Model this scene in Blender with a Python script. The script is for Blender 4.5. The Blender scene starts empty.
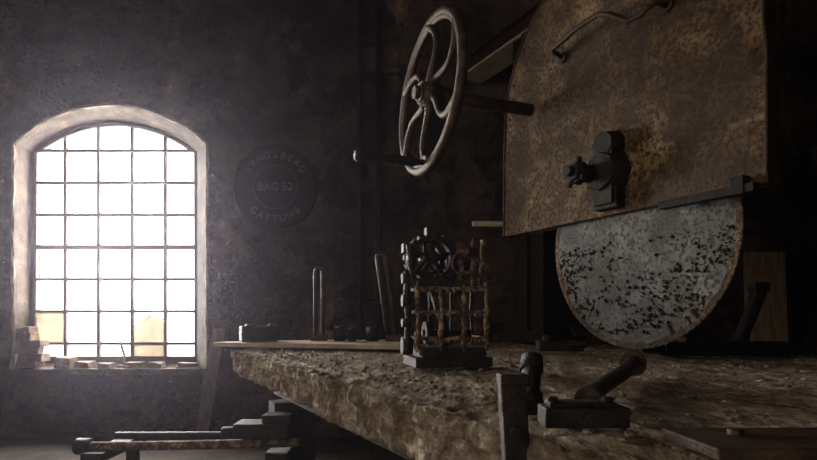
import bpy, bmesh, math, random
from mathutils import Vector, Matrix, noise
random.seed(7)
V=Vector
CAMZ=1.1
U=V((-0.469,0.883,0)).normalized(); N=V((0.883,0.469,0)).normalized(); Z=V((0,0,1)); X=V((1,0,0)); Y=V((0,1,0))
def T(s,n,z): return U*s+N*n+Z*z

# ---------------------------------------------------------------- materials
def mat(name,cols,scale=4.0,rough=0.8,metal=0.0,bump=0.4,bscale=25,detail=8,dist=0.02,spots=None,stops=None,spec=0.3,stretch=None,sr=(.30,.42),big=None,br=(.42,.6),sd=4,s2=None):
    m=bpy.data.materials.new(name); m.use_nodes=True
    nt=m.node_tree; L=nt.links; b=nt.nodes['Principled BSDF']
    tc=nt.nodes.new('ShaderNodeTexCoord'); src=tc.outputs['Object']
    if stretch:
        mp=nt.nodes.new('ShaderNodeMapping'); mp.inputs['Rotation'].default_value=stretch[0]; mp.inputs['Scale'].default_value=stretch[1]
        L.new(src,mp.inputs['Vector']); src=mp.outputs['Vector']
    n1=nt.nodes.new('ShaderNodeTexNoise'); n1.inputs['Scale'].default_value=scale; n1.inputs['Detail'].default_value=detail; n1.inputs['Roughness'].default_value=.65
    L.new(src,n1.inputs['Vector'])
    r=nt.nodes.new('ShaderNodeValToRGB'); cr=r.color_ramp
    k=len(cols); st=stops or [0.3+0.4*i/(k-1) for i in range(k)]
    cr.elements[0].position=st[0]; cr.elements[0].color=(*cols[0],1)
    cr.elements[1].position=st[-1]; cr.elements[1].color=(*cols[-1],1)
    for i in range(1,k-1):
        e=cr.elements.new(st[i]); e.color=(*cols[i],1)
    L.new(n1.outputs['Fac'],r.inputs['Fac']); col=r.outputs['Color']
    hsrc=None
    for it,(sp,rr) in enumerate(((spots,sr),(s2,(.40,.50)),(big,br))):
        if not sp: continue
        sc,sw=sp
        n3=nt.nodes.new('ShaderNodeTexNoise'); n3.inputs['Scale'].default_value=sc; n3.inputs['Detail'].default_value=sd; n3.inputs['Roughness'].default_value=.7 if sd>4 else .5
        L.new(src,n3.inputs['Vector'])
        r3=nt.nodes.new('ShaderNodeValToRGB'); r3.color_ramp.elements[0].position=rr[0]; r3.color_ramp.elements[1].position=rr[1]
        L.new(n3.outputs['Fac'],r3.inputs['Fac'])
        mx=nt.nodes.new('ShaderNodeMixRGB'); L.new(r3.outputs['Color'],mx.inputs[0]); mx.inputs[1].default_value=(*sw,1); L.new(col,mx.inputs[2]); col=mx.outputs[0]
        if it==0: hsrc=r3.outputs['Color']
    L.new(col,b.inputs['Base Color'])
    n2=nt.nodes.new('ShaderNodeTexNoise'); n2.inputs['Scale'].default_value=bscale; n2.inputs['Detail'].default_value=6; n2.inputs['Roughness'].default_value=.7
    L.new(src,n2.inputs['Vector'])
    bp=nt.nodes.new('ShaderNodeBump'); bp.inputs['Strength'].default_value=bump; bp.inputs['Distance'].default_value=dist
    h=n2.outputs['Fac']
    ad=nt.nodes.new('ShaderNodeMath'); ad.operation='ADD'; L.new(h,ad.inputs[0]); L.new(n1.outputs['Fac'],ad.inputs[1]); h=ad.outputs[0]
    if hsrc:
        a2=nt.nodes.new('ShaderNodeMath'); a2.operation='MULTIPLY_ADD'; L.new(hsrc,a2.inputs[0]); a2.inputs[1].default_value=.25; L.new(h,a2.inputs[2]); h=a2.outputs[0]
    L.new(h,bp.inputs['Height']); L.new(bp.outputs['Normal'],b.inputs['Normal'])
    b.inputs['Roughness'].default_value=rough; b.inputs['Metallic'].default_value=metal
    b.inputs['Specular IOR Level'].default_value=spec
    return m
M_wall=mat('old_plaster',[(.008,.006,.005),(.040,.027,.020),(.075,.050,.036),(.26,.16,.095)],1.7,.92,bump=1,bscale=7,dist=.07,stops=[.32,.46,.59,.70],spots=(3.1,(.012,.008,.007)),sr=(.42,.52),sd=7)
M_reveal=mat('reveal_plaster',[(.018,.012,.008),(.045,.031,.021),(.11,.078,.053)],7,.92,bump=1,bscale=18,dist=.03)
M_lip=mat('broken_plaster_edge',[(.12,.09,.06),(.30,.24,.18),(.5,.42,.34)],12,.9,bump=1,bscale=18,dist=.02)
M_floor=mat('dirt_floor',[(.012,.01,.008),(.035,.026,.02),(.06,.043,.033)],3,.95,bump=1,bscale=9,dist=.04)
M_ceil=mat('sooty_ceiling',[(.01,.008,.007),(.03,.022,.018)],2,.95)
M_table=mat('dusty_worn_bench_top',[(.13,.095,.066),(.34,.27,.20),(.70,.60,.48)],11,.95,bump=1,bscale=46,dist=.03,detail=12,spots=(44,(.10,.072,.05)),spec=.1,sr=(.28,.60),sd=8,stops=[.34,.5,.68],big=(2.6,(.15,.11,.078)),br=(.34,.54),stretch=((0,0,0),(1,.4,1)))
M_rust=mat('rusty_sheet',[(.055,.027,.011),(.21,.118,.050),(.42,.285,.15)],5.5,.5,.2,bump=1,bscale=90,dist=.018,detail=12,spots=(50,(.028,.014,.007)),spec=.5,sr=(.41,.55),sd=6,big=(2.4,(.055,.028,.013)),br=(.34,.58),stops=[.36,.5,.64])
M_blade=mat('pitted_saw_steel',[(.022,.020,.019),(.068,.064,.061),(.15,.145,.14)],11,.45,.3,bump=.9,bscale=90,dist=.004,spots=(50,(.006,.004,.003)),spec=.5,sr=(.42,.47),sd=4,big=(4.2,(.022,.017,.014)),br=(.36,.56))
M_iron=mat('black_iron',[(.003,.0025,.002),(.010,.007,.005),(.026,.017,.011)],14,.6,.3,bump=.8,bscale=50,dist=.01,spec=.3)
M_ironb=mat('brown_cast_iron',[(.010,.005,.003),(.035,.019,.010),(.08,.045,.025)],12,.45,.5,bump=.8,bscale=60,dist=.008,spec=.5)
M_dusty=mat('dusty_iron',[(.02,.012,.007),(.11,.068,.040),(.40,.28,.18)],24,.8,.1,bump=1,bscale=50,dist=.015,stops=[.38,.52,.68])
M_wood=mat('weathered_wood',[(.09,.055,.03),(.2,.13,.075),(.3,.2,.12)],6,.85,bump=.7,bscale=30,dist=.01,stretch=((0,0,0),(6,6,.6)))
M_wood2=mat('weathered_grey_plank',[(.08,.058,.04),(.15,.11,.078),(.22,.17,.12)],6,.85,bump=.7,bscale=30,dist=.01,stretch=((0,0,0),(6,6,.6)))
M_board=mat('dusty_board_lit_flange',[(.22,.17,.12),(.38,.31,.23)],8,.8,bump=.4,bscale=40,dist=.006)
M_brick=mat('old_brick',[(.05,.03,.02),(.13,.085,.055),(.24,.17,.12)],8,.95,bump=1,bscale=30)
M_frame=mat('window_bar_iron',[(.02,.012,.008),(.06,.037,.024)],14,.8,.1)
M_sign=mat('sign_enamel',[(.002,.003,.005),(.005,.006,.010)],6,.7,.1,bump=.3,spec=.15)
M_signt=mat('sign_lettering',[(.07,.07,.08),(.13,.13,.145)],20,.6,.2)

def glassmat(name,tint,f):
    m=bpy.data.materials.new(name); m.use_nodes=True; nt=m.node_tree; L=nt.links
    for n in list(nt.nodes): nt.nodes.remove(n)
    o=nt.nodes.new('ShaderNodeOutputMaterial'); mx=nt.nodes.new('ShaderNodeMixShader')
    tr=nt.nodes.new('ShaderNodeBsdfTransparent'); tr.inputs[0].default_value=(*tint,1)
    tl=nt.nodes.new('ShaderNodeBsdfTranslucent'); tl.inputs[0].default_value=(.6,.5,.35,1)
    tc=nt.nodes.new('ShaderNodeTexCoord'); no=nt.nodes.new('ShaderNodeTexNoise'); no.inputs['Scale'].default_value=9; no.inputs['Detail'].default_value=6
    mt=nt.nodes.new('ShaderNodeMath'); mt.operation='MULTIPLY'; mt.inputs[1].default_value=f
    L.new(tc.outputs['Object'],no.inputs['Vector']); L.new(no.outputs['Fac'],mt.inputs[0]); L.new(mt.outputs[0],mx.inputs[0])
    L.new(tr.outputs[0],mx.inputs[1]); L.new(tl.outputs[0],mx.inputs[2]); L.new(mx.outputs[0],o.inputs[0])
    return m
M_glass=glassmat('clear_glass',(.97,.98,1),.12)
M_dirty=glassmat('grimy_glass',(.030,.016,.006),.12)

# ---------------------------------------------------------------- mesh builder
class MB:
    def __init__(s): s.bm=bmesh.new()
    def box(s,c,size,ax=(X,Y,Z),m=0,jit=0):
        c=V(c); vs=[]
        for dz in(-1,1):
            for dy in(-1,1):
                for dx in(-1,1):
                    p=c+ax[0]*dx*size[0]/2+ax[1]*dy*size[1]/2+ax[2]*dz*size[2]/2
                    if jit: p+=V((random.uniform(-jit,jit) for _ in range(3)))
                    vs.append(s.bm.verts.new(p))
        for f in((0,2,3,1),(4,5,7,6),(0,1,5,4),(2,6,7,3),(0,4,6,2),(1,3,7,5)):
            s.bm.faces.new([vs[i] for i in f]).material_index=m
        return s
    def ring(s,c,a,b,r,seg): return [s.bm.verts.new(c+a*math.cos(2*math.pi*i/seg)*r+b*math.sin(2*math.pi*i/seg)*r) for i in range(seg)]
    def cyl(s,p0,p1,r0,r1=None,seg=20,m=0):
        return s.tube([p0,p1],[r0,r0 if r1 is None else r1],seg=seg,m=m)
    def tube(s,pts,r,seg=12,m=0,closed=False):
        pts=[V(p) for p in pts]; k=len(pts)
        rs=r if isinstance(r,(list,tuple)) else [r]*k
        up=None; rings=[]
        for i,p in enumerate(pts):
            if closed: d=pts[(i+1)%k]-pts[i-1]
            else: d=pts[min(i+1,k-1)]-pts[max(i-1,0)]
            if d.length<1e-6: d=Z.copy()
            d.normalize()
            if up is None:
                up=d.cross(Z if abs(d.z)<.9 else X).normalized()
            else:
                up=(up-d*up.dot(d)).normalized()
            rings.append(s.ring(p,up,d.cross(up),rs[i],seg))
        for i in range(k if closed else k-1):
            A=rings[i];B=rings[(i+1)%k]
            off=0
            if closed and i==k-1:
                off=min(range(seg),key=lambda o:(A[0].co-B[o].co).length)
            for j in range(seg):
                f=s.bm.faces.new([A[j],A[(j+1)%seg],B[(j+1+off)%seg],B[(j+off)%seg]]); f.material_index=m; f.smooth=True
        if not closed:
            s.bm.faces.new(rings[0][::-1]).material_index=m; s.bm.faces.new(rings[-1]).material_index=m
        return s
    def prism(s,poly,o,a,b,d,depth,m=0):
        A=[s.bm.verts.new(V(o)+a*p[0]+b*p[1]) for p in poly]; B=[s.bm.verts.new(v.co+d*depth) for v in A]
        s.bm.faces.new(A).material_index=m; s.bm.faces.new(B[::-1]).material_index=m
        for i in range(len(A)):
            j=(i+1)%len(A); s.bm.faces.new([A[j],A[i],B[i],B[j]]).material_index=m
        return s
    def rock(s,c,r,m=0,flat=.6):
        res=bmesh.ops.create_icosphere(s.bm,subdivisions=1,radius=r)
        a=random.random()*6; rot=Matrix.Rotation(a,3,'Z')
        for v in res['verts']:
            v.co=V((v.co.x*random.uniform(.7,1.3),v.co.y*random.uniform(.7,1.3),v.co.z*flat*random.uniform(.7,1.2)))
            v.co=rot@v.co+V(c)
        for v in res['verts']:
            for f in v.link_faces: f.material_index=m
        return s
    def done(s,name,mats,bevel=0,parent=None):
        bmesh.ops.recalc_face_normals(s.bm,faces=s.bm.faces)
        me=bpy.data.meshes.new(name); s.bm.to_mesh(me); s.bm.free()
        ob=bpy.data.objects.new(name,me); bpy.context.collection.objects.link(ob)
        for mm in mats: me.materials.append(mm)
        if bevel:
            bv=ob.modifiers.new('bevel','BEVEL'); bv.width=bevel; bv.segments=2; bv.limit_method='ANGLE'; bv.angle_limit=.7
        if parent: ob.parent=parent
        return ob

# ---------------------------------------------------------------- room shell
X0,X1,Y0,Y1,H=-4.0,4.6,-3.0,5.0,4.25
MB().box(((X0+X1)/2,1.1,-.1),(X1-X0+.8,Y1-Y0+.9,.2)).done('floor',[M_floor])
MB().box(((X0+X1)/2,1.1,H+.1),(X1-X0+.8,Y1-Y0+.9,.2)).done('ceiling',[M_ceil])
def arch(y,xl,xr,zb,zs,za,k=18):
    w=(xr-xl)/2; h=za-zs; R=(w*w+h*h)/(2*h); cx=(xl+xr)/2; cz=za-R; a=math.asin(w/R)
    pts=[V((xl,y,zb))]
    for i in range(k+1):
        t=-a+2*a*i/k; pts.append(V((cx+R*math.sin(t),y,cz+R*math.cos(t))))
    pts.append(V((xr,y,zb)))
    return pts
GL,GR,GB,GS,GA=-3.66,-2.037,.66,2.69,3.00
bm=bmesh.new()
def loop(pts): return [bm.verts.new(p) for p in pts]
LA=loop(arch(5.0,-3.62,-1.86,.57,2.68,3.04)); LB=loop(arch(5.25,GL,GR,GB,GS,GA)); LC=loop(arch(5.42,GL,GR,GB,GS,GA))
def rect(y): return loop([V((X0-.2,y,0)),V((X0-.2,y,H)),V((X1+.2,y,H)),V((X1+.2,y,0))])
RF=rect(5.0); RBk=rect(5.42)
for a,b in((LA,LB),(LB,LC),(RF,RBk)):
    for i in range(len(a)):
        j=(i+1)%len(a); f=bm.faces.new([a[i],a[j],b[j],b[i]]); f.material_index=1 if a is not RF else 0
def ge(l):
    return [bm.edges.get((l[i],l[(i+1)%len(l)])) for i in range(len(l))]
bmesh.ops.triangle_fill(bm,use_beauty=True,edges=ge(RF)+ge(LA))
bmesh.ops.triangle_fill(bm,use_beauty=True,edges=ge(RBk)+ge(LC))
bmesh.ops.recalc_face_normals(bm,faces=bm.faces)
me=bpy.data.meshes.new('wall_back'); bm.to_mesh(me); bm.free()
ob=bpy.data.objects.new('wall_back',me); bpy.context.collection.objects.link(ob); me.materials.append(M_wall); me.materials.append(M_reveal)
tr=MB()
def dense(pts,st=.04):
    out=[]
    for a,b in zip(pts[:-1],pts[1:]):
        k=max(1,int((b-a).length/st))
        for q in range(k): out.append(a.lerp(b,q/k))
    out.append(pts[-1]); return out
pth=dense(arch(4.998,-3.632,-1.848,.57,2.685,3.052))
tr.tube([p+V((noise.noise(p*7)*.012,0,noise.noise(p*7+V((5,5,5)))*.012)) for p in pth],[.013+.012*noise.noise(p*9) for p in pth],seg=7)
tr.done('trim_window_arch',[M_lip])
w=MB()
w.box((X0-.1,(-3.2-.6)/2,H/2),(.2,2.6,H)); w.box((X0-.1,3.0,H/2),(.2,4.0,H)); w.box((X0-.1,.2,.6),(.2,1.6,1.2)); w.box((X0-.1,.2,(3.2+H)/2),(.2,1.6,H-3.2))
w.done('wall_left',[M_wall])
MB().box((X1+.1,1.0,H/2),(.2,8.0,H)).done('wall_right',[M_wall])
w=MB()
w.box((-3.1,-3.1,H/2),(1.8,.2,H)); w.box((2.2,-3.1,H/2),(5.0,.2,H)); w.box((-1.25,-3.1,3.6),(1.9,.2,1.3)); w.done('wall_front',[M_wall])
w=MB()
for i in range(5): w.box((X0-.1,-.58+i*.39,2.2),(.04,.035,1.98))
for i in range(6): w.box((X0-.1,.2,1.22+i*.392),(.04,1.58,.035))
w.done('added_fill_window',[M_frame])  # unseen window, added in the left wall to let in fill light
w=MB()
w.box((-2.17,-3.1,1.46),(.06,.1,2.9)); w.box((-.33,-3.1,1.46),(.06,.1,2.9)); w.box((-1.25,-3.1,2.9),(1.9,.1,.06)); w.done('added_fill_doorway',[M_wood])  # unseen doorway, added behind the camera as an opening for fill

# main window
win=MB()
yb=5.30; cols=5; cw=(GR-GL)/cols
def ztop(x):
    w_=(GR-GL)/2; h=GA-GS; R=(w_*w_+h*h)/(2*h); cx=(GL+GR)/2
    return GA-R+math.sqrt(max(0,R*R-(x-cx)**2))
for i in range(1,cols):
    x=GL+i*cw+.004*math.sin(i*3); zt=ztop(x); win.box((x,yb,(GB+zt)/2),(.026,.03,zt-GB))
ph=.312; OFS=.13
for j in range(1,8):
    z=GB+j*ph-OFS
    if z<GS: a,b=GL,GR
    else:
        w_=(GR-GL)/2; h=GA-GS; R=(w_*w_+h*h)/(2*h); dx=math.sqrt(max(0,R*R-(z-GA+R)**2)); a,b=(GL+GR)/2-dx,(GL+GR)/2+dx
    win.box(((a+b)/2,yb,z),(b-a,.032,.026 if j!=4 else .040))
fr=arch(yb,GL+.02,GR-.02,GB+.02,GS,GA-.02)
win.tube(fr,.03,seg=6,closed=True)
win.box(((GL+GR)/2,yb,GB+.03),(GR-GL,.07,.06))
winob=win.done('window_1',[M_frame,M_glass,M_dirty])
g=MB()
for i in range(cols):
    for j in range(-1,6):
        z0=GB if j==-1 else GB+(j+1)*ph-OFS; z1=GB+(j+2)*ph-OFS
        xa=GL+i*cw; xb=xa+cw
        if (i,j) in((2,1),(4,5),(0,2)): continue # broken out
        m=1 if (i,j) in((3,-1),(3,0),(0,0)) else 0
        q=[(xa+.015,z0+.012),(xb-.015,z0+.012),(xb-.015,min(z1,ztop(xb-.02))-.012),(xa+.015,min(z1,ztop(xa+.02))-.012)]
        if (i,j) in((3,0),): q=[q[0],q[1],(q[2][0],q[2][1]-.06),((q[0][0]+q[1][0])/2,q[2][1]-.02),(q[3][0],q[3][1]-.12)]
        f=g.bm.faces.new([g.bm.verts.new((a,yb,b)) for a,b in q]); f.material_index=m
g.done('panes',[M_glass,M_dirty],parent=winob)

MB().box(((-3.64-1.84)/2+.0,5.09,.60),(1.78,.26,.05),jit=.004).done('window_sill',[M_reveal])
b=MB()
bz=.63
for k,(x,wd,h) in enumerate([(-3.50,.20,.06),(-3.48,.24,.06),(-3.51,.2,.07),(-3.47,.22,.055),(-3.52,.15,.07),(-3.54,.11,.05)]):
    rz=random.uniform(-.2,.2); b.box((x,5.05,bz+h/2),(wd,.11,h),ax=(V((math.cos(rz),math.sin(rz),0)),V((-math.sin(rz),math.cos(rz),0)),Z),jit=.012); bz+=h+.002
b.done('brick_stack',[M_brick],bevel=.006)
b=MB()
for x,wd,h in((-3.20,.16,.10),(-3.02,.13,.06),(-2.80,.1,.05),(-2.55,.14,.05),(-2.35,.12,.05),(-2.05,.16,.05)):
    b.box((x,5.05+random.uniform(-.02,.04),.626+h/2),(wd,.1,h),jit=.012)
for _ in range(40): b.rock((random.uniform(-3.3,-1.9),random.uniform(4.99,5.18),.64),random.uniform(.010,.028))
b.tube([(-2.62,5.02,.64),(-2.66,5.1,.74),(-2.74,5.18,.86)],.012,seg=6)
b.done('sill_rubble',[M_brick],bevel=.004)

MB().box((-1.77,4.86,.5),(.11,.03,1.0),ax=(X,V((0,1,.12)).normalized(),V((.13,.10,1)).normalized())).done('leaning_plank',[M_wood2],bevel=.004)
p=MB(); p.cyl((-.44,4.95,0),(-.44,4.95,H),.022); p.cyl((-.27,4.95,0),(-.27,4.95,H),.03)
for z in(.8,3.6): p.box((-.35,4.98,z),(.30,.03,.04))
p.done('wall_pipes',[M_iron])
MB().box((3.2,4.86,.85),(.36,.04,1.68),ax=(X,V((0,1,.06)).normalized(),V((0,.06,1)).normalized())).done('wooden_board',[M_wood],bevel=.004)

c=V((-1.213,4.985,2.285)); sg=MB()
sg.cyl(c+V((0,.01,0)),c-V((0,.025,0)),.385,seg=64)
sg.tube([c+V((.375*math.cos(a*math.pi/32),-.03,.375*math.sin(a*math.pi/32))) for a in range(64)],.012,seg=8,closed=True)
sg.tube([c+V((.2*math.cos(a*math.pi/24),-.026,.2*math.sin(a*math.pi/24))) for a in range(48)],.003,seg=6,closed=True,m=1)
sign=sg.done('round_wall_sign',[M_sign,M_signt])
def letter(ch,loc,ang,size):
    cu=bpy.data.curves.new('letter','FONT'); cu.body=ch; cu.size=size; cu.extrude=.003; cu.align_x='CENTER'; cu.align_y='CENTER'
    o=bpy.data.objects.new('letter',cu); bpy.context.collection.objects.link(o); cu.materials.append(M_signt)
    o.matrix_world=Matrix.Translation(loc)@Matrix.Rotation(ang,4,'Y')@Matrix.Rotation(math.pi/2,4,'X'); o.parent=sign
for k,ch in enumerate('LANDSBERG'):
    a=math.radians(-56+14*k); letter(ch,c+V((.29*math.sin(a),-.03,.29*math.cos(a))),a,.085)
for k,ch in enumerate('GATTUNG'):
    a=math.radians(42-14*k); letter(ch,c+V((-.29*math.sin(a),-.03,-.29*math.cos(a))),a,.085)
letter('BAG 52',c+V((0,-.03,0)),0,.10)

# ---------------------------------------------------------------- table
TZ=.9; TH=.158; n0,n1=.64,3.24; s0,s1=-.7,3.62
t=MB(); bm=t.bm
NS=460; prof=[('s',k/18) for k in range(18)]+[('t',(k/140)**1.3) for k in range(141)]
grid=[]
for i in range(NS+1):
    s=s0+(s1-s0)*i/NS; row=[]
    for kind,f in prof:
        if kind=='s':
            z=TZ-TH+TH*f; n=n0; p=T(s,n,z)
            d=noise.fractal(p*9,.9,2.2,5)*.024+noise.fractal(p*40,1,2,3)*.012
            step=.020 if f>.62 else 0
            p=T(s,n+d-step+.012,z)
        else:
            n=n0+(n1-n0)*f; p=T(s,n,TZ)
            pl=(n/.27+noise.noise(p*3)*.05)%1; gr=-.016 if (pl<.06) else 0
            d=noise.fractal(p*6,1,2.1,5)*.007+noise.fractal(V((s*12,n*45,0)),1,2.1,3)*.008
            if f<.03: d-=.004+abs(noise.noise(p*12))*.03
            p=T(s,n,TZ-.006+d+gr)
        row.append(bm.verts.new(p))
    grid.append(row)
for i in range(NS):
    for j in range(len(prof)-1):
        f=bm.faces.new([grid[i][j],grid[i+1][j],grid[i+1][j+1],grid[i][j+1]]); f.smooth=True
bt=[bm.verts.new(T(s0,n1,TZ-TH)),bm.verts.new(T(s1,n1,TZ-TH))]
bm.faces.new([r for r in grid[0]]+[bt[0]]); bm.faces.new([r for r in grid[-1]][::-1]+[bt[1]])
bm.faces.new([r[0] for r in grid]+[bt[1],bt[0]])
bm.faces.new([r[-1] for r in grid][::-1]+[bt[0],bt[1]])
for n in(.95,1.9,2.9): t.box(T(1.46,n,TZ-TH-.07),(.14,4.1,.13),ax=(N,U,Z),m=1)
for s in(.2,1.6,3.2):
    t.box(T(s,1.94,TZ-TH-.19),(2.3,.14,.10),ax=(N,U,Z),m=1)
    for n in(.95,2.9): t.box(T(s,n,.255),(.16,.16,.51),ax=(N,U,Z),m=1)
t.done('saw_bench_table',[M_table,M_iron])

b=MB()
for _ in range(1500):
    s=random.uniform(.2,3.5); n=.70+(random.random()**1.6)*2.3
    r=random.choice([.003,.004,.006,.006,.008,.010]); b.rock(T(s,n,TZ+r*.4),r)
b.done('stone_debris',[M_table])

sl=MB(); pts=[(-1.24,3.46),(-1.1,3.40),(-.6,3.28),(-.05,3.12),(.05,3.85),(-.55,3.80),(-1.0,3.66),(-1.2,3.56)]
sl.prism(pts,(0,0,TZ+.012),X,Y,Z,.028); sl.done('stone_slab',[M_board],bevel=.004)
SZ=TZ+.041
b=MB(); b.box((-.98,3.56,SZ+.05),(.23,.1,.10),ax=(N,U,Z)); b.box((-1.02,3.53,SZ+.105),(.07,.06,.015),ax=(N,U,Z)); b.cyl((-.9,3.58,SZ+.09),(-.9,3.58,SZ+.115),.02); b.done('iron_block',[M_iron],bevel=.006)
def clamp(name,x,y,zt,lean,r,gap):
    c=MB(); pts=[(x-gap/2,y,SZ)]
    for k in range(9):
        a=math.pi-math.pi*k/8; pts.append((x+lean+gap/2*math.cos(a),y,zt+gap/2*math.sin(a)-gap/2))
    pts.append((x+gap/2,y,SZ)); c.tube(pts,r,seg=8); c.box((x,y,SZ+.02),(gap+.05,.08,.04)); c.done(name,[M_ironb])
clamp('iron_shackle',-.60,3.66,1.425,.0,.015,.05)
clamp('iron_shackle',-.10,3.6,1.515,-.075,.020,.055)
b=MB(); b.cyl((-.50,3.62,SZ+.035),(-.2,3.62,SZ+.035),.022); b.cyl((-.49,3.62,SZ+.048),(-.42,3.62,SZ+.048),.050); b.cyl((-.40,3.62,SZ+.04),(-.35,3.62,SZ+.04),.044); b.cyl((-.28,3.62,SZ+.045),(-.2,3.62,SZ+.045),.048); b.done('roller_shaft',[M_iron])

# ---------------------------------------------------------------- blade guard + blade
gN0,gN1=2.12,2.20
poly=[(1.16,1.60)]
cs,cz,R=1.94,2.25,.77
poly.append((1.16,2.1))
for k in range(25):
    a=-.05+(math.pi+.1)*k/24; poly.append((cs-R*math.cos(a)*1.0,cz+R*math.sin(a)))
poly.append((2.715,2.1)); poly.append((2.72,1.60))
h=MB()
h.prism(poly,N*gN0,U,Z,N,.008)
h.prism(poly,N*(gN1-.008),U,Z,N,.008)
for a,b_ in zip(poly[:-1],poly[1:]):
    A=T(a[0],gN0,a[1]);B=T(b_[0],gN0,b_[1]);d=(B-A).normalized(); w_=N.cross(d).normalized()
    h.box((A+B)/2+N*(gN1-gN0)/2,((B-A).length+.004,gN1-gN0,.008),ax=(d,N,w_),m=1)
h.tube([T(a,gN0-.002,z) for a,z in poly],.007,seg=8,m=1)
for k in range(1,len(poly)-1,2):
    a,z=poly[k]; d=V((cs-a,cz-z)); d.normalize(); p=T(a+d.x*.04,gN0,z+d.y*.04); h.cyl(p,p-N*.008,.009,.006,seg=8,m=1)
hp=[(2.205,2.50,2.12),(2.205,2.515,2.05),(2.19,2.52,2.03),(2.0,2.545,2.02),(1.87,2.545,2.02),(1.80,2.51,2.02),(1.70,2.43,2.02),(1.63,2.425,2.02),(1.60,2.44,2.02),(1.575,2.46,2.05),(1.57,2.46,2.12)]
h.tube([T(a,n,z) for a,z,n in hp],.013,seg=10,m=1)
for a,z in((2.205,2.50),(1.57,2.46)): h.cyl(T(a,2.12,z),T(a,2.105,z),.03,m=1)
# hub bracket
h.box(T(1.87,2.08,1.80),(.11,.07,.32),ax=(U,N,Z),m=2)
h.cyl(T(1.87,2.12,1.93),T(1.87,2.04,1.93),.075,.06,seg=9,m=2)
h.box(T(1.87,2.09,1.67),(.14,.06,.10),ax=(U,N,Z),m=2)
h.cyl(T(1.88,2.12,1.80),T(1.88,2.03,1.80),.12,.09,seg=8,m=2)
h.cyl(T(1.94,2.05,1.80),T(1.94,1.92,1.80),.045,.04,m=2)
h.cyl(T(1.95,1.98,1.80),T(1.95,1.94,1.80),.060,.055,seg=8,m=2)
h.cyl(T(1.95,1.95,1.80),T(1.95,1.89,1.80),.025,m=2)
for k in range(4):
    a=k*math.pi/2+.5; h.cyl(T(1.95,1.96,1.80),T(1.95+.075*math.cos(a),1.94,1.80+.075*math.sin(a)),.020,.014,seg=8,m=2)
h.box(T(1.38,2.09,1.585),(.40,.04,.035),ax=(U,N,Z),m=2); h.box(T(1.24,2.09,1.60),(.05,.05,.07),ax=(U,N,Z),m=2)
h.done('blade_guard',[M_rust,M_ironb,M_iron],bevel=.003)

bl=MB(); bs,bz,BR=1.79,1.470,.522; poly=[]
teeth=90
for k in range(teeth):
    a0=2*math.pi*k/teeth; st=2*math.pi/teeth
    for fr_,rr in((0,BR-.006),(.08,BR-.001),(.80,BR),(.88,BR-.006)):
        a=a0+st*fr_; poly.append((bs+rr*math.cos(a),bz+rr*math.sin(a)))
bl.prism(poly,N*2.160,U,Z,N,.007)
K=120
for (r0,r1) in((BR-.028,BR-.004),):
    A=[bl.bm.verts.new(T(bs+r0*math.cos(2*math.pi*k/K)+random.uniform(-.003,.003),2.1585,bz+(r0+random.uniform(-.006,.006))*math.sin(2*math.pi*k/K))) for k in range(K)]
    B=[bl.bm.verts.new(T(bs+r1*math.cos(2*math.pi*k/K),2.1585,bz+r1*math.sin(2*math.pi*k/K))) for k in range(K)]
    for k in range(K): bl.bm.faces.new([A[k],A[(k+1)%K],B[(k+1)%K],B[k]]).material_index=2
bl.cyl(T(bs,2.172,bz+.08),T(bs,2.32,bz+.08),.03,m=1)
# baked-on slurry crumbs, denser near the rim and lower left
for _ in range(750):
    a=random.uniform(math.pi,2*math.pi); rr=(BR-.03)*(random.random()**.33)
    if noise.noise(V((rr*7*math.cos(a),rr*7*math.sin(a),3)))<-.12: continue
    bl.rock(T(bs+rr*math.cos(a),2.159,bz+rr*math.sin(a)),random.choice([.003,.004,.005,.007,.009]),1,flat=1)
bl.done('circular_saw_blade',[M_blade,M_iron,M_rust])

# ---------------------------------------------------------------- gantry
g=MB()
g.box(T(2.45,2.80,3.30),(3.2,.16,.14),ax=(U,N,Z),m=1); g.box(T(2.45,2.80,3.38),(3.2,.24,.025),ax=(U,N,Z),m=1); g.box(T(2.45,2.78,3.225),(3.2,.24,.022),ax=(U,N,Z),m=2)  # lower flange takes the pale board colour to imitate a lit line
for s in(3.15,.85):
    g.box(T(s,2.80,2.06),(.34,.26,2.30),ax=(U,N,Z)); g.box(T(s,2.80,.94),(.50,.42,.05),ax=(U,N,Z)); 
    g.box(T(s,2.66,2.1),(.06,.05,2.2),ax=(U,N,Z))
    for a in(-.2,.2):
        for b_ in(-.16,.16): g.cyl(T(s+a,2.80+b_,.95),T(s+a,2.80+b_,.985),.022,seg=6)
g.box(T(1.93,2.60,2.35),(.50,.50,1.60),ax=(U,N,Z)); g.box(T(1.93,2.32,1.95),(.3,.2,.3),ax=(U,N,Z))
g.box(T(2.55,2.50,2.42),(.9,.10,.16),ax=(U,N,Z)); g.box(T(2.55,2.50,2.05),(.9,.08,.10),ax=(U,N,Z))
g.cyl(T(1.93,2.5,1.49),T(1.93,2.5,1.6),.08)
g.cyl((.40,3.42,1.685),(.72,3.42,1.685),.018,m=2)
g.box((.72,3.5,1.7),(.08,.2,.12))
g.done('saw_gantry',[M_iron,M_ironb,M_board],bevel=.006)

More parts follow.
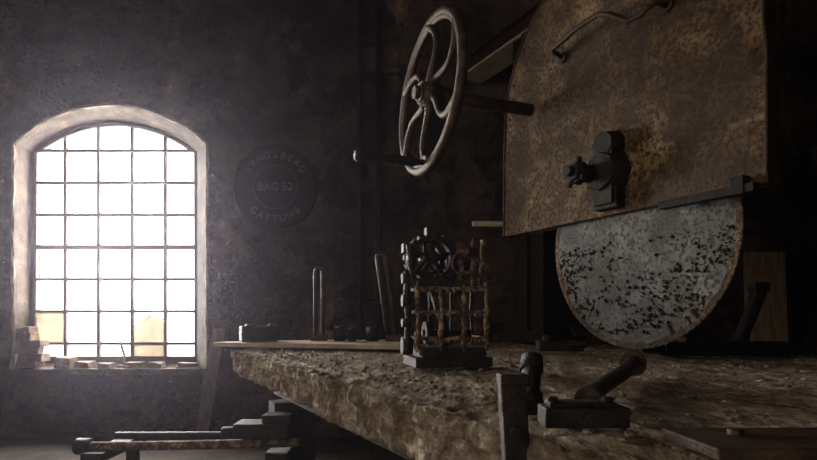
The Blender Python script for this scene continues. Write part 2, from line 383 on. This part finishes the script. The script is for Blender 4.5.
# ---------------------------------------------------------------- handwheel
wu=V((-.35,.937,0)).normalized(); wn=V((.937,.35,0)).normalized()
wz=(Z+wn*.06).normalized()
wc=V((.112,2.9,2.285)); WR=.402
w=MB()
K=72
rim=[wc+wu*WR*math.cos(2*math.pi*k/K)+wz*WR*math.sin(2*math.pi*k/K) for k in range(K)]
w.tube(rim,.027,seg=12,closed=True)
w.tube([wc+(p-wc)*.95+wn*.0 for p in rim],.020,seg=8,closed=True)
w.cyl(wc-wn*.05,wc+wn*.06,.062,seg=24); w.cyl(wc-wn*.09,wc-wn*.05,.035,seg=6); w.cyl(wc-wn*.062,wc-wn*.05,.05,seg=24)
for k in range(6):
    a0=2*math.pi*k/6+.35; pts=[];rs=[]
    for q in range(11):
        f=q/10; rr=.05+(WR-.05)*f; a=a0+.42*math.sin(math.pi*f)
        pts.append(wc+wu*rr*math.cos(a)+wz*rr*math.sin(a)); rs.append(.027-.010*math.sin(math.pi*f))
    w.tube(pts,rs,seg=10)
w.cyl(wc,wc+wn*.63,.034,seg=20); w.cyl(wc+wn*.06,wc+wn*.16,.045,seg=20)
hb=wc+wz*(-WR+.03)+wu*-.02
pts=[];rs=[]
for f,r in((0,.014),(.06,.016),(.08,.028),(.14,.024),(.25,.019),(.33,.022),(.365,.031),(.38,.033),(.395,.022)):
    pts.append(hb-wn*f); rs.append(r)
w.tube(pts,rs,seg=16,m=1)
w.cyl(hb+wn*.03,hb-wn*.02,.034)
w.done('handwheel',[M_ironb,M_iron])

# ---------------------------------------------------------------- small machine on the table (open cage)
m=MB(); a1=V((.98,.2,0)).normalized(); a2=V((-.2,.98,0)).normalized(); ax=(a1,a2,Z); o=V((.150,2.16,TZ+.008))
def P(a,b,c): return o+a1*a+a2*b+Z*c
m.box(P(0,0,.02),(.30,.24,.035),ax=ax,m=0); m.box(P(.01,0,.05),(.25,.18,.05),ax=ax,m=0)
def jt(p0,p1,r,mm=1):
    pts=[]
    for k in range(9):
        f=k/8; p=V(p0).lerp(V(p1),f); q=p+V((noise.noise(p*40),noise.noise(p*40+V((9,0,0))),noise.noise(p*40+V((0,9,0)))))*.006
        pts.append(q)
    m.tube(pts,[r*random.uniform(.7,1.5) for _ in pts],seg=7,m=mm)
for b_ in(-.09,.09):
    mm_=1 if b_<0 else 0
    for a in(-.135,-.045,.045,.135): jt(P(a,b_,.06),P(a,b_,.325 if abs(a)>.1 else .30),.0065,mm_)
    for c_ in(.11,.21,.30): jt(P(-.145,b_,c_),P(.145,b_,c_),.0065,mm_)
for a in(-.135,.135):
    for c_ in(.11,.21,.30): jt(P(a,-.09,c_),P(a,.09,c_),.006)
m.tube([P(-.01,.0,.07),P(.0,.0,.14),P(-.03,.0,.22),P(-.05,0,.32)],[.022,.014,.018,.03],seg=10)
m.cyl(P(-.10,0,.13),P(.10,0,.13),.012); m.cyl(P(-.09,0,.13),P(-.075,0,.13),.045,seg=14)
def gear(c,r,th,nt,dirn,ua,hole=.0,mm=0):
    for k in range(nt):
        a=2*math.pi*k/nt; rad=ua*math.cos(a)+Z*math.sin(a); tan=-ua*math.sin(a)+Z*math.cos(a)
        m.box(c+rad*(r*.80),(2*math.pi*r*.84/nt,th,r*.2),ax=(tan,dirn,rad),m=mm); m.box(c+rad*(r*.95),(math.pi*r/nt,th,r*.12),ax=(tan,dirn,rad),m=mm)
    for k in range(5):
        a=2*math.pi*k/5+.3; rad=ua*math.cos(a)+Z*math.sin(a); m.cyl(c,c+rad*r*.75,r*.11,r*.08,seg=7,m=mm)
    m.cyl(c-dirn*th,c+dirn*th,r*.24,seg=14,m=mm)
gear(P(-.065,-.03,.42),.100,.035,18,a2,a1); gear(P(-.075,.06,.43),.085,.03,14,a2,a1)
m.cyl(P(-.065,-.07,.42),P(-.07,.1,.42),.016)
m.box(P(-.065,0,.325),(.17,.16,.03),ax=ax)
jt(P(-.145,-.06,.31),P(-.16,-.05,.47),.011,0); jt(P(-.145,-.06,.36),P(-.09,-.06,.42),.009,0)
m.box(P(.02,.03,.37),(.04,.07,.10),ax=ax); m.box(P(-.05,0,.53),(.07,.04,.025),ax=ax); m.box(P(-.160,.0,.46),(.035,.05,.035),ax=ax)
jt(P(.05,-.06,.30),P(.035,-.06,.47),.008); jt(P(.12,-.05,.30),P(.135,-.05,.49),.008); jt(P(.03,-.06,.45),P(.14,-.05,.40),.008); jt(P(.04,-.06,.37),P(.13,-.05,.35),.007)
jt(P(.06,-.06,.47),P(.10,-.06,.42),.007); jt(P(.085,-.07,.31),P(.09,-.07,.50),.006); m.cyl(P(.085,-.09,.44),P(.085,-.05,.44),.020); m.rock(P(.14,-.05,.49),.018,1); m.rock(P(.035,-.06,.475),.016,1)
m.tube([P(.05+.045*math.cos(t_*.5),-.07,.40+.045*math.sin(t_*.5)) for t_ in range(13)],.006,seg=6,closed=True,m=1)
for c_,r in((.34,.020),(.255,.024),(.17,.018)):
    m.cyl(P(-.185,-.03,c_),P(-.15,-.03,c_),r,seg=14)
jt(P(-.16,-.03,.05),P(-.165,-.03,.37),.013,0); m.cyl(P(-.18,.0,.08),P(-.14,.0,.08),.035)
for _ in range(110):
    aa=random.choice([-.135,-.045,.045,.135]); m.rock(P(aa+random.uniform(-.008,.008),-.092,random.uniform(.08,.31)),random.uniform(.004,.009),1,flat=1.5)
for _ in range(60): m.rock(P(random.uniform(-.13,.13),-.092,random.choice([.11,.21,.30])-.006),random.uniform(.004,.008),1,flat=1.6)
m.done('feed_gearbox',[M_iron,M_dusty])

# ---------------------------------------------------------------- near objects
c=MB(); pa=(X,Y,V((-.06,0,1)).normalized())
c.box((.187,.965,.905),(.045,.04,.19),ax=pa); c.box((.195,.97,.82),(.07,.05,.03),ax=pa); c.box((.185,.965,.99),(.052,.045,.02),ax=pa); c.cyl((.187,.935,.90),(.187,.95,.90),.012)
c.done('bench_stop',[M_iron],bevel=.004)
c=MB(); c.cyl((.245,1.10,.915),(.265,1.17,1.0),.018,.021,seg=20); c.cyl((.262,1.16,.985),(.268,1.18,1.012),.025,.023,seg=20); c.cyl((.243,1.095,.917),(.248,1.115,.94),.027,seg=20); c.done('iron_pin',[M_iron])
c=MB(); c.box((.315,.985,.922),(.150,.06,.036),ax=(X,Y,Z)); c.box((.31,.985,.944),(.12,.04,.010)); c.cyl((.26,.985,.94),(.26,.985,.956),.012,seg=6); c.cyl((.36,.985,.94),(.36,.985,.956),.012,seg=6); c.done('iron_clamp_block',[M_iron],bevel=.004)
c=MB(); pts=[((.385),1.16,.929),((.44),1.26,.934),((.60),1.52,.945),((.70),1.70,.955)]
c.tube(pts,[.023,.020,.021,.026],seg=16); c.cyl((.375,1.14,.928),(.39,1.17,.929),.027); c.cyl((.70,1.70,.953),(.725,1.745,.957),.040,.036); c.done('iron_handle_rod',[M_ironb])
c=MB(); c.box((1.10,.78,.919),(1.4,.16,.018),jit=.003)
for k in range(7): c.cyl((.48+k*.2,.80,.925),(.48+k*.2,.80,.936),.012,seg=6)
c.done('iron_table_rail',[M_ironb],bevel=.003)
c=MB(); c.box((1.62,2.78,.94),(.66,.12,.07)); c.box((1.45,2.76,.985),(.14,.1,.03)); c.cyl((1.2,2.80,.945),(1.34,2.79,.945),.03); c.done('iron_guide_beam',[M_iron],bevel=.006)
c=MB(); c.box((.86,3.1,.937),(.25,.10,.06)); c.cyl((.78,3.06,.96),(.78,3.06,1.0),.03,seg=8); c.cyl((.9,3.06,.95),(1.0,3.04,.95),.022); c.done('iron_bracket',[M_iron],bevel=.006)
c=MB(); c.tube([(1.78,2.93,.92),(1.80,2.93,1.02),(1.86,2.93,1.16),(1.89,2.93,1.27)],[.045,.035,.035,.045],seg=10); c.box((1.79,2.93,.935),(.16,.14,.05)); c.box((1.885,2.93,1.26),(.08,.07,.05)); c.done('iron_lever',[M_iron])

# ---------------------------------------------------------------- trestle lower left
c=MB()
c.tube([(-1.82,3.05,.375),(-1.2,3.02,.39),(-.60,3.0,.41)],.026,seg=12,m=1)
c.tube([(-1.80,3.35,.37),(-.62,3.3,.385)],.024,seg=12)
for x in(-1.72,-.72):
    c.box((x,3.2,.335),(.12,.5,.05)); 
    for y in(3.0,3.4): c.box((x,y,.17),(.06,.06,.34),ax=(X,Y,Z))
c.cyl((-1.86,3.05,.375),(-1.78,3.05,.375),.045,m=0)
c.done('iron_trestle',[M_iron,M_dusty],bevel=.005)
c=MB()
c.box((-.80,3.02,.480),(.30,.16,.08)); c.box((-.72,3.02,.54),(.16,.12,.05)); c.cyl((-.95,2.98,.47),(-1.02,2.98,.47),.03)
c.done('iron_casting',[M_iron],bevel=.008)

# ---------------------------------------------------------------- scatter volume added to imitate the window's lens bloom
hz=bpy.data.materials.new('bloom_haze'); hz.use_nodes=True; nt=hz.node_tree
for n in list(nt.nodes): nt.nodes.remove(n)
oo=nt.nodes.new('ShaderNodeOutputMaterial'); vs=nt.nodes.new('ShaderNodeVolumeScatter'); vs.inputs['Color'].default_value=(.88,.80,1,1); vs.inputs['Density'].default_value=.0034; vs.inputs['Anisotropy'].default_value=.85
nt.links.new(vs.outputs[0],oo.inputs['Volume'])
MB().box(((X0+X1)/2,.95,H/2),(X1-X0-.04,7.86,H-.04)).done('bloom_haze',[hz])

# ---------------------------------------------------------------- lights
def area(name,loc,rot,sx,sy,power,col):
    l=bpy.data.lights.new(name,'AREA'); l.shape='RECTANGLE'; l.size=sx; l.size_y=sy; l.energy=power; l.color=col
    o=bpy.data.objects.new(name,l); bpy.context.collection.objects.link(o); o.location=loc; o.rotation_euler=rot; return o
area('window_daylight',(-3.2,6.6,2.6),(math.radians(-82),0,math.radians(8)),3.4,3.6,2500,(1,.95,.87))
area('added_side_fill',(-4.7,.2,2.5),(math.radians(90),0,math.radians(-90)),1.8,2.2,150,(1,.79,.54))  # added warm fill from the left, shining through the invented side window
area('added_rear_fill',(-1.25,-3.7,1.7),(math.radians(90),0,0),2,2.6,14,(1,.78,.62))  # added weak fill from behind the camera, through the invented doorway
wd=bpy.data.worlds.new('overcast'); bpy.context.scene.world=wd; wd.use_nodes=True
wd.node_tree.nodes['Background'].inputs[0].default_value=(1,.98,.97,1); wd.node_tree.nodes['Background'].inputs[1].default_value=2.5

# ---------------------------------------------------------------- camera
cd=bpy.data.cameras.new('camera'); cd.sensor_width=36; cd.lens=24.0; cd.shift_y=(317-230)/817
co=bpy.data.objects.new('camera',cd); bpy.context.collection.objects.link(co); co.location=(0,0,CAMZ); co.rotation_euler=(math.pi/2,0,0)
cd.clip_start=.02
bpy.context.scene.camera=co
try:
    bpy.context.scene.view_settings.view_transform='Standard'
except Exception: pass
